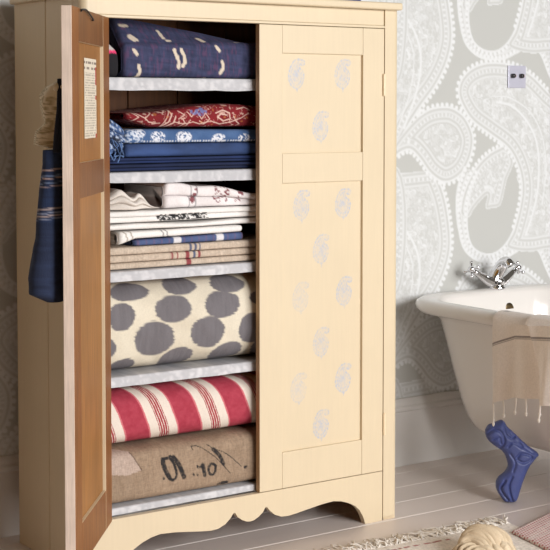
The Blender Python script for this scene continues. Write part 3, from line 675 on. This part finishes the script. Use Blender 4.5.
def col_bag(u, n, z):
    k = len(u); c = mix(rep((26, 34, 58), k), rep((48, 62, 96), k), .8*fbm(u*60, z*120, 2)); up = sstep(zl_(235), zl_(215), z); c = mix(c, rep((40, 62, 104), k), up*.7*fbm(u*20, z*160, 5))
    for py, wd, colr in ((171, .0018, (196, 172, 168)), (177, .002, (120, 140, 178)), (179.5, .0014, (206, 180, 176)), (184, .0016, (120, 140, 178)), (187.5, .0014, (176, 160, 168)), (210, .0022, (190, 176, 176)), (214, .0018, (150, 158, 184)), (217, .0018, (196, 180, 178)), (220, .0014, (140, 150, 180))):
        zz = zl_(py) ; c = mix(c, rep(colr, k), .85*(1-sstep(wd*.7, wd*1.2, np.abs(z-zz + .10*(n-.04)))))
    return c
bag = hung('tote_bag', [zl_(151), zl_(165), zl_(205), zl_(240), zl_(280), zl_(296), zl_(304)], [.052, .054, .066, .076, .094, .092, .05], [.28, .27, .25, .23, .22, .22, .25], [.43, .435, .44, .445, .45, .45, .43], col_bag, M_cloth, 'dark blue woven tote bag with pale stripes hanging on the open cupboard door', 'bag', 70)
pts = [onleft(.425, -.020, zl_(153)), onleft(.428, -.016, zl_(130)), onleft(KU, -.012, zl_(108)), onleft(KU, -.011, 1.318), onleft(KU-.012, -.012, zl_(108)), onleft(KU-.04, -.018, zl_(130)), onleft(KU-.06, -.022, zl_(153))]
v, f = tube(pts, [.009, .008, .006, .005, .006, .008, .009], 10, n=50); obj('strap', v, f, mat('navy_strap', (24, 28, 44), .9), bag)
def col_lace(u, n, z):
    k = len(u); ph = np.floor(z/.030); d = np.maximum(.5+.5*np.sin(np.hypot((n-.085), (z/.030-ph-.5)*.045)*900), .8*(vn(u*90, z*160, 4) > .7)); return mix(rep((186, 172, 138), k), rep((240, 230, 208), k), sstep(.45, .8, d))
hung('lace_scarf', [zl_(79), zl_(86), zl_(95), zl_(106), zl_(120), zl_(124), zl_(132), zl_(146), zl_(149.5)], [.03, .062, .080, .082, .072, .070, .092, .096, .06], [.24, .22, .20, .20, .20, .20, .20, .20, .21], [.352, .356, .358, .358, .358, .358, .358, .358, .356], col_lace, M_cloth, 'cream scarf with looped embroidery bunched above the dark tote bag', 'scarf', 71, wob=.012)

# ------------------------------------------------------------------ light switch
c0 = P(508.5, 65.5, 1, WY-.006); c1 = P(525.5, 88, 1, WY-.006)
sw = empty('light_switch', ((c0[0]+c1[0])/2, WY, (c0[2]+c1[2])/2)); tag(sw, 'square chrome light switch plate with two dark toggles on the paisley wallpaper', 'light switch')
v, f = boxes([((c0[0], WY-.007, c1[2]), (c1[0], WY-.001, c0[2]))], .0015, 2); obj('switch_plate', v, f, mat('brushed_plate', (206, 206, 222), .35, .3), sw, smooth=False)
zc = P(517, 76, 1, WY)[2]
for px in (513.3, 521.8):
    c = P(px, 76, 1, WY-.012); v, f = lathe([(.0, -.0095), (.007, -.008), (.0085, -.003), (.0085, .004), (.006, .0095), (.0, .010)], (c[0], WY-.0135, zc), axis=(1, 0, 0), seg=16)
    mi = [1 if np.mean([v[i][0] for i in q]) > c[0]+.0055 else 0 for q in f]; obj('toggle', v, f, [mat('dark_toggle', (46, 44, 48), .3), mat('pale_toggle_tip', (210, 190, 190), .4)], sw, mi=mi)

# ------------------------------------------------------------------ roll-top bath
TBX, TBY = 1.424, .478                          # outermost left of the rim, wall end of the rim
BWID, BLEN = .80, 1.62; bcx, bcy = TBX+BWID/2, TBY-BLEN/2
bath = empty('bathtub', (bcx, bcy, 0)); tag(bath, 'white roll-top bathtub on a blue claw foot beside the wallpapered wall', 'bathtub')
def ring(inset, z, R=.20, n=16, extra=0):
    pts = []; hx, hy = BWID/2-inset, BLEN/2-inset; r = max(R-inset*.4, .06); r = min(r, hx-.01)
    for k, (sx, sy) in enumerate(((1, 1), (-1, 1), (-1, -1), (1, -1))):
        rr = r if sy > 0 else min(hx-.005, .33)
        for i in range(n+1):
            a = PI/2*k + PI/2*i/n; pts.append((bcx + sx*(hx-rr) + rr*math.cos(a), bcy + sy*(hy-rr) + rr*math.sin(a), z))
    out = []
    for i in range(len(pts)):                    # subdivide the straight runs
        p, q = np.array(pts[i]), np.array(pts[(i+1) % len(pts)]); m_ = 14 if i % (n+1) == n else 1
        out += [tuple(p + (q-p)*j/m_) for j in range(m_)]
    return out
RZ = .605
secs = [(.30, .128), (.235, .133), (.19, .148), (.16, .172), (.142, .21), (.125, .27), (.105, .36), (.085, .46), (.068, .535), (.050, RZ-.046), (.030, RZ-.049), (.012, RZ-.044), (.002, RZ-.032), (.0, RZ-.020), (.004, RZ-.009), (.014, RZ-.002), (.030, RZ), (.055, RZ-.002), (.068, RZ-.008), (.076, RZ-.02), (.088, RZ-.08), (.115, RZ-.22), (.15, RZ-.34), (.20, RZ-.385), (.30, RZ-.395)]
rings = [ring(*s) for s in secs]; n = len(rings[0]); V = [p for r in rings for p in r]
Fc = [[i*n+k, i*n+(k+1) % n, (i+1)*n+(k+1) % n, (i+1)*n+k] for i in range(len(rings)-1) for k in range(n)] + [list(range(n))[::-1], [(len(rings)-1)*n+k for k in range(n)]]
obj('tub_body', V, Fc, M_enamel, bath)
# overflow grille
oc = P(509, 307, 1, TBY-.082); v, f = lathe([(.0, .006), (.020, .006), (.027, .004), (.030, 0), (.030, -.002), (.0, -.002)], (oc[0], TBY-.081, RZ-.078), axis=(0, -1, .1), seg=24); obj('overflow', v, f, M_brass, bath)
# claw foot: a rounded cast volume with carved scrolls
FP = np.array([P(1.0, 1.0, 0, 0)]*1)
fdir = np.array([RT[0], RT[1], 0.]); fb = P(508, 502, 2, 0.0); fn = np.array([fdir[1], -fdir[0], 0]); fn = np.array([-FW[0], -FW[1], 0]); fn /= np.linalg.norm(fn)
def fxy(px, py):                                # on the upright plane of the foot
    r = FW + RT*(px-PCX)/F_PX - UP*(py-PCY)/F_PX; q = CAM + r*((fb-CAM)@fn)/(r@fn); return (q-fb)@fdir, q[2]
out = [(485, 430), (488, 425), (494, 422.5), (500, 420), (504, 421), (508, 427), (515, 433), (523, 441), (530, 447), (538.5, 453.5), (535, 459), (529, 467), (525, 476), (521, 487), (518, 497), (515.5, 501), (510, 502), (504, 501), (500, 496), (496.5, 490), (495.5, 483), (498, 477), (504, 472), (507.5, 466), (506, 458), (502, 451), (495, 446), (488, 440), (485.5, 435)]
ol = smoothline(np.array([fxy(*p) for p in out+out[:1]]), 140)
step = .0022; uu = np.arange(ol[:, 0].min()-.003, ol[:, 0].max()+.003, step); zz = np.arange(ol[:, 1].min()-.001, ol[:, 1].max()+.003, step)
U, Z = np.meshgrid(uu, zz, indexing='ij'); Uf, Zf = U.ravel(), Z.ravel(); d, s = pdist(Uf, Zf, ol); ins = inside(Uf, Zf, ol)
thick = np.sqrt(np.clip(1-(1-np.clip(d/.028, 0, 1))**2, 0, 1))*.030
carve = np.zeros(len(Uf))
for pl, dp, wd in (([(487, 432), (494, 428), (501, 432), (503, 441), (499, 447)], .006, .004), ([(492, 438), (498, 436), (500, 442)], .005, .003), ([(503, 424), (505, 433), (511, 437), (515, 434)], .006, .003), ([(507, 445), (512, 441), (521, 446), (519, 442)], .005, .003), ([(516, 456), (520, 452), (529, 454), (530, 458), (522, 461), (516, 458)], .006, .0035), ([(509, 452), (514, 461), (512, 470)], .004, .003), ([(504, 479), (500, 486), (503, 493), (507, 498)], .007, .0035), ([(511, 475), (508, 483), (509, 492), (512, 500)], .006, .003), ([(508, 430), (518, 442), (532, 452)], .004, .003)):
    ln = smoothline(np.array([fxy(*p) for p in pl]), 40); dd, _ = pdist(Uf, Zf, ln); carve += dp*np.exp(-(dd/wd)**2)
thick = np.where(ins, np.maximum(thick - 1.3*carve*sstep(0, .010, d), .0008), 0).reshape(U.shape)
V = []; Fc = []; idf = -np.ones(U.shape, int); idb = -np.ones(U.shape, int); I = ins.reshape(U.shape)
for i in range(U.shape[0]):
    for j in range(U.shape[1]):
        if I[i, j]:
            b = fb + fdir*U[i, j] + np.array([0, 0, Z[i, j]]); b[2] = max(b[2], .0015); idf[i, j] = len(V); V.append(b + fn*(thick[i, j])); idb[i, j] = len(V); V.append(b - fn*thick[i, j])
for i in range(U.shape[0]-1):
    for j in range(U.shape[1]-1):
        q = [(i, j), (i+1, j), (i+1, j+1), (i, j+1)]; q = [t for t in q if I[t]]
        if len(q) >= 3: Fc.append([idf[t] for t in q]); Fc.append([idb[t] for t in q][::-1])
ed = {}
for fc in Fc:
    for a_, b_ in zip(fc, fc[1:]+fc[:1]): ed[(a_, b_)] = 1
fr_ = [(a_, b_) for (a_, b_) in ed if (b_, a_) not in ed and a_ % 2 == 0 and b_ % 2 == 0]
Fc += [[b_, a_, a_+1, b_+1] for a_, b_ in fr_]
ft = obj('claw_foot', V, Fc, M_blue, bath); tag(ft, 'blue painted claw foot')
# mixer tap on the wall end
tap_z = RZ+.001
tb_ = P(497, 288, 2, RZ+.012); tb_[1] = min(tb_[1], TBY-.045)
tc_ = np.array([P(497, 287, 1, TBY-.045)[0], TBY-.045, RZ-.002])
def tp(px, py, dy=0): return P(px, py, 1, tc_[1]+dy)
v, f = join([lathe([(.030, 0), (.032, .004), (.026, .010), (.025, .018), (.028, .026), (.026, .036), (.018, .042), (.0, .044)], tc_, seg=20),
             tube([tp(497, 283), tp(489, 281), tp(481, 276), tp(474, 271.5)], [.022, .018, .013, .010], 14, n=14), tube([tp(498, 284), tp(505, 279), tp(511, 273), tp(515.5, 269)], [.022, .018, .013, .010], 14, n=14)])
mx = obj('mixer_tap', v, f, M_chrome, bath); 
v, f = tube([tp(494, 282), tp(496, 275), tp(500, 268, -.01), tp(504, 262.5, -.03), tp(508, 262, -.055), tp(510, 266, -.065)], [.024, .024, .022, .020, .018, .016], 16, n=26); obj('spout', v, f, M_chrome, mx)
def cross(c, axis):
    ax = np.array(axis, float); ax /= np.linalg.norm(ax); u = np.cross(ax, (0, 1, 0)); u /= np.linalg.norm(u); w_ = np.cross(ax, u); parts = [lathe([(.008, -.014), (.009, -.004), (.012, 0), (.012, .010), (.007, .015), (0, .016)], c, ax, 14)]
    for k in range(4):
        dr = math.cos(PI/2*k+.5)*u + math.sin(PI/2*k+.5)*w_; parts.append(tube([c+ax*.004, c+ax*.004+dr*.020, c+ax*.004+dr*.030, c+ax*.004+dr*.034], [.0045, .0042, .0072, .004], 10, n=12))
    return join(parts)
for (px, py, ax) in ((472, 270, (-.8, -.1, .45)), (517, 268, (.8, -.25, .5))):
    v, f = cross(tp(px, py), ax); obj('tap_handle', v, f, M_chrome, mx)
v, f = lathe([(.0, .002), (.0045, .0015), (.006, 0), (.0, -.001)], tp(499.5, 284, -.030), (0, -1, 0), 12); obj('diverter', v, f, M_black, mx)

# ------------------------------------------------------------------ towel over the rim
ya = P(493, 330, 0, TBX-.008)[1]; yb = ya-.62
hang = [(.095, RZ-.11), (.085, RZ-.05), (.079, RZ-.016), (.068, RZ-.002), (.05, RZ+.005), (.03, RZ+.0075), (.012, RZ+.006), (.0, RZ-.001), (-.007, RZ-.012), (-.0105, RZ-.03)]
zbot = P(495, 404, 0, TBX-.012)[2]
hang += [(-.0115, z) for z in np.linspace(RZ-.05, zbot, 150)]; hang = np.array(hang)
arc = np.concatenate([[0], np.cumsum(np.linalg.norm(np.diff(hang, axis=0), axis=1))])
ys = np.linspace(ya, yb, 170); V = []; C = []; wht = lin((242, 234, 229)); gry = lin((150, 142, 142))
zs1 = P(493, 344, 0, TBX-.012)[2]
yfold = P(527, 345, 0, TBX-.012)[1]
for i, y in enumerate(ys):
    s = (ya-y)
    for (ix, z), a_ in zip(hang, arc):
        out_ = np.clip((RZ-.02-z)/.25, 0, 1) if ix < 0 else 0
        low = out_*out_
        fold = sstep(yfold+.012, yfold-.012, y + .10*out_)    # second, overlapping fall of cloth
        x = TBX + ix - (.018*fold if ix < .02 else .004*fold) - out_*.034*(.25+.75*math.sin(s*26+.5)**2)*(.5+fold) - .004*out_*math.sin(s*60)
        skew = -.018*s/.1*out_*0
        skz = (.36*min(s, .10) + .12*max(0, s-.10))*float(np.clip((RZ-.015-z)/.045, 0, 1))*(ix < 0)
        V.append((x, y - .012*out_*(1 if i < 3 else .6) - .02*out_*(1-min(1, s/.05))*0, z + (.006*fold if ix >= -.001 else 0) - .010*fold*low + skz))
        st = 0.
        for zz_, wd in ((zs1, .0032), (zs1-.006, .0014)): st = max(st, float(1-sstep(wd*.7, wd*1.2, np.array(abs(z-zz_)))) * (ix < 0))
        if .004 < ix < .07:
            for aa in (arc[4], arc[4]+.009, arc[5]+.004): st = max(st, float(1-sstep(.0012, .0022, np.array(abs(a_-aa + .15*s*(1-fold)))))*.8)
        C.append(wht*(1-st)+gry*st)
o_loc = (TBX, (ya+yb)/2, zbot)
tw = obj('towel', V, grid_faces(len(ys), len(hang)), M_cloth, None, o_loc, col=np.array(C)); tag(tw, 'white fringed bath towel with thin grey stripes draped over the bathtub rim', 'towel')
nv = len(hang)
for i in list(range(2, 169, 14)):
    p = np.array(V[i*nv+nv-1]); L = .045 if i > 4 else .062; w_ = random.uniform(-.004, .004)
    parts = [tube([p+(0, 0, .002), p+(0, w_, -.5*L), p+(-.002, w_*1.5, -L)], [.0026, .0024, .0028], 8, n=10), lathe([(.0, .006), (.0042, .003), (.0046, -.002), (.003, -.007), (.0, -.010)], p+(-.002, w_*1.5, -L), seg=10)]
    v, f = join(parts); obj('tassel', v, f, M_cord, tw)

# ------------------------------------------------------------------ rugs and the heap of cloth on the floor
ra = P(369, 543, 2, 0); rb = P(494, 520, 2, 0); dr = (rb-ra)/np.linalg.norm(rb-ra); pn = np.array([dr[1], -dr[0], 0])   # along the fringed edge / into the room
fr0 = .074                                     # fringe length
def rug_pt(u, v, z=0): return rb + dr*u + pn*v + np.array([0, 0, z])
us = np.linspace(-.62, .0, 150); vs = np.linspace(fr0, 1.0, 200); V = []; C = []
top = []
for zlev in (0,):
    for u in us:
        for v_ in vs:
            edge = min(u+.62, -u, v_-fr0); z = .009*min(1, max(edge, 0)/.006)**.5 + .0012*(float(vn(np.array(u*60), np.array(v_*60), 3))) + .0015
            V.append(rug_pt(u, v_, z)); t = float(fbm(np.array(u*120), np.array(v_*40), 2)); c = lin((236, 228, 220))*(.9+.2*t)
            stripe = (abs(v_-fr0-.045) < .006) and (u < -.25)
            C.append(lin((176, 110, 106)) if stripe and t > .45 else c)
g = grid_faces(len(us), len(vs))
rug = obj('rug', V, g, M_coarse, None, tuple(rug_pt(-.31, .5)), col=np.array(C)); tag(rug, 'pale woven rug with a knotted fringe along its edge on the floorboards', 'rug')
fr = []
for i in range(130):
    u = -.62 + .62*(i+random.random())/130; L = random.uniform(.055, .092); a_ = random.uniform(-.7, .7); p = rug_pt(u, fr0+.004, .008)
    q = [p]; 
    for k in range(1, 5): q.append(p + (-pn*L*k/4) + dr*(L*k/4*a_ + random.uniform(-.009, .009)) + np.array([0, 0, -.0045*k/4*1. + random.uniform(0, .010) - .0015]))
    fr.append(tube(q, [.0026, .0032, .0020], 6, n=12))
v, f = join(fr); v[:, 2] = np.maximum(v[:, 2], .0012); fo = obj('rug_fringe', v, f, M_cord, rug); tag(fo, kind='stuff')
# red spotted rug lapped over its right edge
k0 = P(511.5, 533.5, 2, .012); k1 = P(552, 513.5, 2, .012); d1 = (k1-k0)/np.linalg.norm(k1-k0); k2 = P(547, 551, 2, .012); d2 = (k2-k0)/np.linalg.norm(k2-k0)
us = np.linspace(0, .62, 200); vs = np.linspace(0, .55, 180); V = []; C = []
for u in us:
    for v_ in vs:
        p = k0 + d1*u + d2*v_; e = min(u, v_, .62-u, .55-v_); p[2] = .0145 + .006*min(1, max(e, 0)/.006)**.5
        if e <= 0: p[2] = .0135
        a_ = u/.0125; b_ = v_/.0125; ro = math.floor(b_); du = (a_ + .5*(ro % 2)) % 1-.5; dv = b_ % 1-.5
        c = lin((226, 214, 210))
        if abs(du)+abs(dv) < .36: c = lin((176, 62, 78))
        if u < 0: pass
        if v_ < .006: c = lin((150, 34, 48))
        V.append(p); C.append(c)
r2 = obj('rug', V, grid_faces(len(us), len(vs)), M_coarse, None, tuple(k0 + d1*.31 + d2*.27), col=np.array(C)); tag(r2, 'white rug dotted with small red spots and a dark red edge', 'rug')
# gathered heap of beige cloth
hc = P(484, 553, 2, .011); V = []; C = []; na, nr = 240, 110
for i in range(nr):
    r = i/(nr-1)
    for j in range(na):
        a_ = 2*PI*j/na
        rad = .088*(1+.08*math.sin(a_*2+1)+.04*math.sin(a_*5))
        px_, py_ = r*math.cos(a_)+.62, r*math.sin(a_)+.88; rr_ = math.hypot(px_, py_); aa_ = math.atan2(py_, px_)
        ridge = abs(math.sin(PI*(rr_*3.7 + .45*math.sin(aa_*2.3+.6) + 1.1*float(fbm(np.array(px_*2.6+3), np.array(py_*2.6), 4)))))**.7
        h = .032*(1-r**2.8)**.65 + .010*ridge*(.35+.9*float(vn(np.array(px_*3.1), np.array(py_*3.1), 8)))*min(1, (1-r)*5)
        p = hc + np.array([math.cos(a_)*r*rad*1.15, math.sin(a_)*r*rad*.95, 0]) ; p[2] = .0125 + max(h, 0)
        V.append(p); C.append(mix(lin((180, 158, 128))[None], lin((218, 200, 172))[None], np.array([ridge]))[0])  # crease shade put into the colour: valleys darker, ridges paler
Fc = [[i*na+j, (i+1)*na+j, (i+1)*na+(j+1) % na, i*na+(j+1) % na] for i in range(nr-1) for j in range(na)]
parts = [(np.array(V), Fc)]; BK = np.array([RT[1]*-1, RT[0], 0])
for k in range(11):
    t = k/10; lf = hc + RT*(-.072+.018*t) + BK*(-.040+.075*t); rf = hc + RT*(-.012+.090*t) + BK*(-.070+.075*t); hh = .026+.034*math.sin(t*2.3)
    pts = []
    for q in np.linspace(0, 1, 26):
        p = lf + (rf-lf)*(.5-.5*math.cos(PI*q)) + BK*(.030*math.sin(PI*q)); p[2] = .016 + hh*math.sin(PI*q)**.75 + .006*(float(fbm(np.array(q*4.), np.array(k*1.7), 3))-.5)
        p = p + RT*.010*(float(fbm(np.array(q*3.), np.array(k*2.9), 6))-.5); pts.append(p)
    rr = [.0065+.006*float(vn(np.array(q*4.), np.array(k*3.3), 5)) for q in np.linspace(0, 1, 9)]
    tv, tf = tube(pts, rr, 12); cc = [mix(lin((188, 166, 136))[None], lin((226, 208, 180))[None], np.array([float(fbm(np.array(p[0]*60), np.array(p[2]*60), k))]))[0] for p in tv]
    parts.append((tv, tf)); C += cc
V, Fc = join(parts); V[:, 2] = np.maximum(V[:, 2], .0122)
hp = obj('gathered_cloth', V, Fc, M_cloth, None, tuple(hc), col=np.array(C)); tag(hp, 'beige cloth bunched in gathered folds on the fringed pale rug', 'cloth')
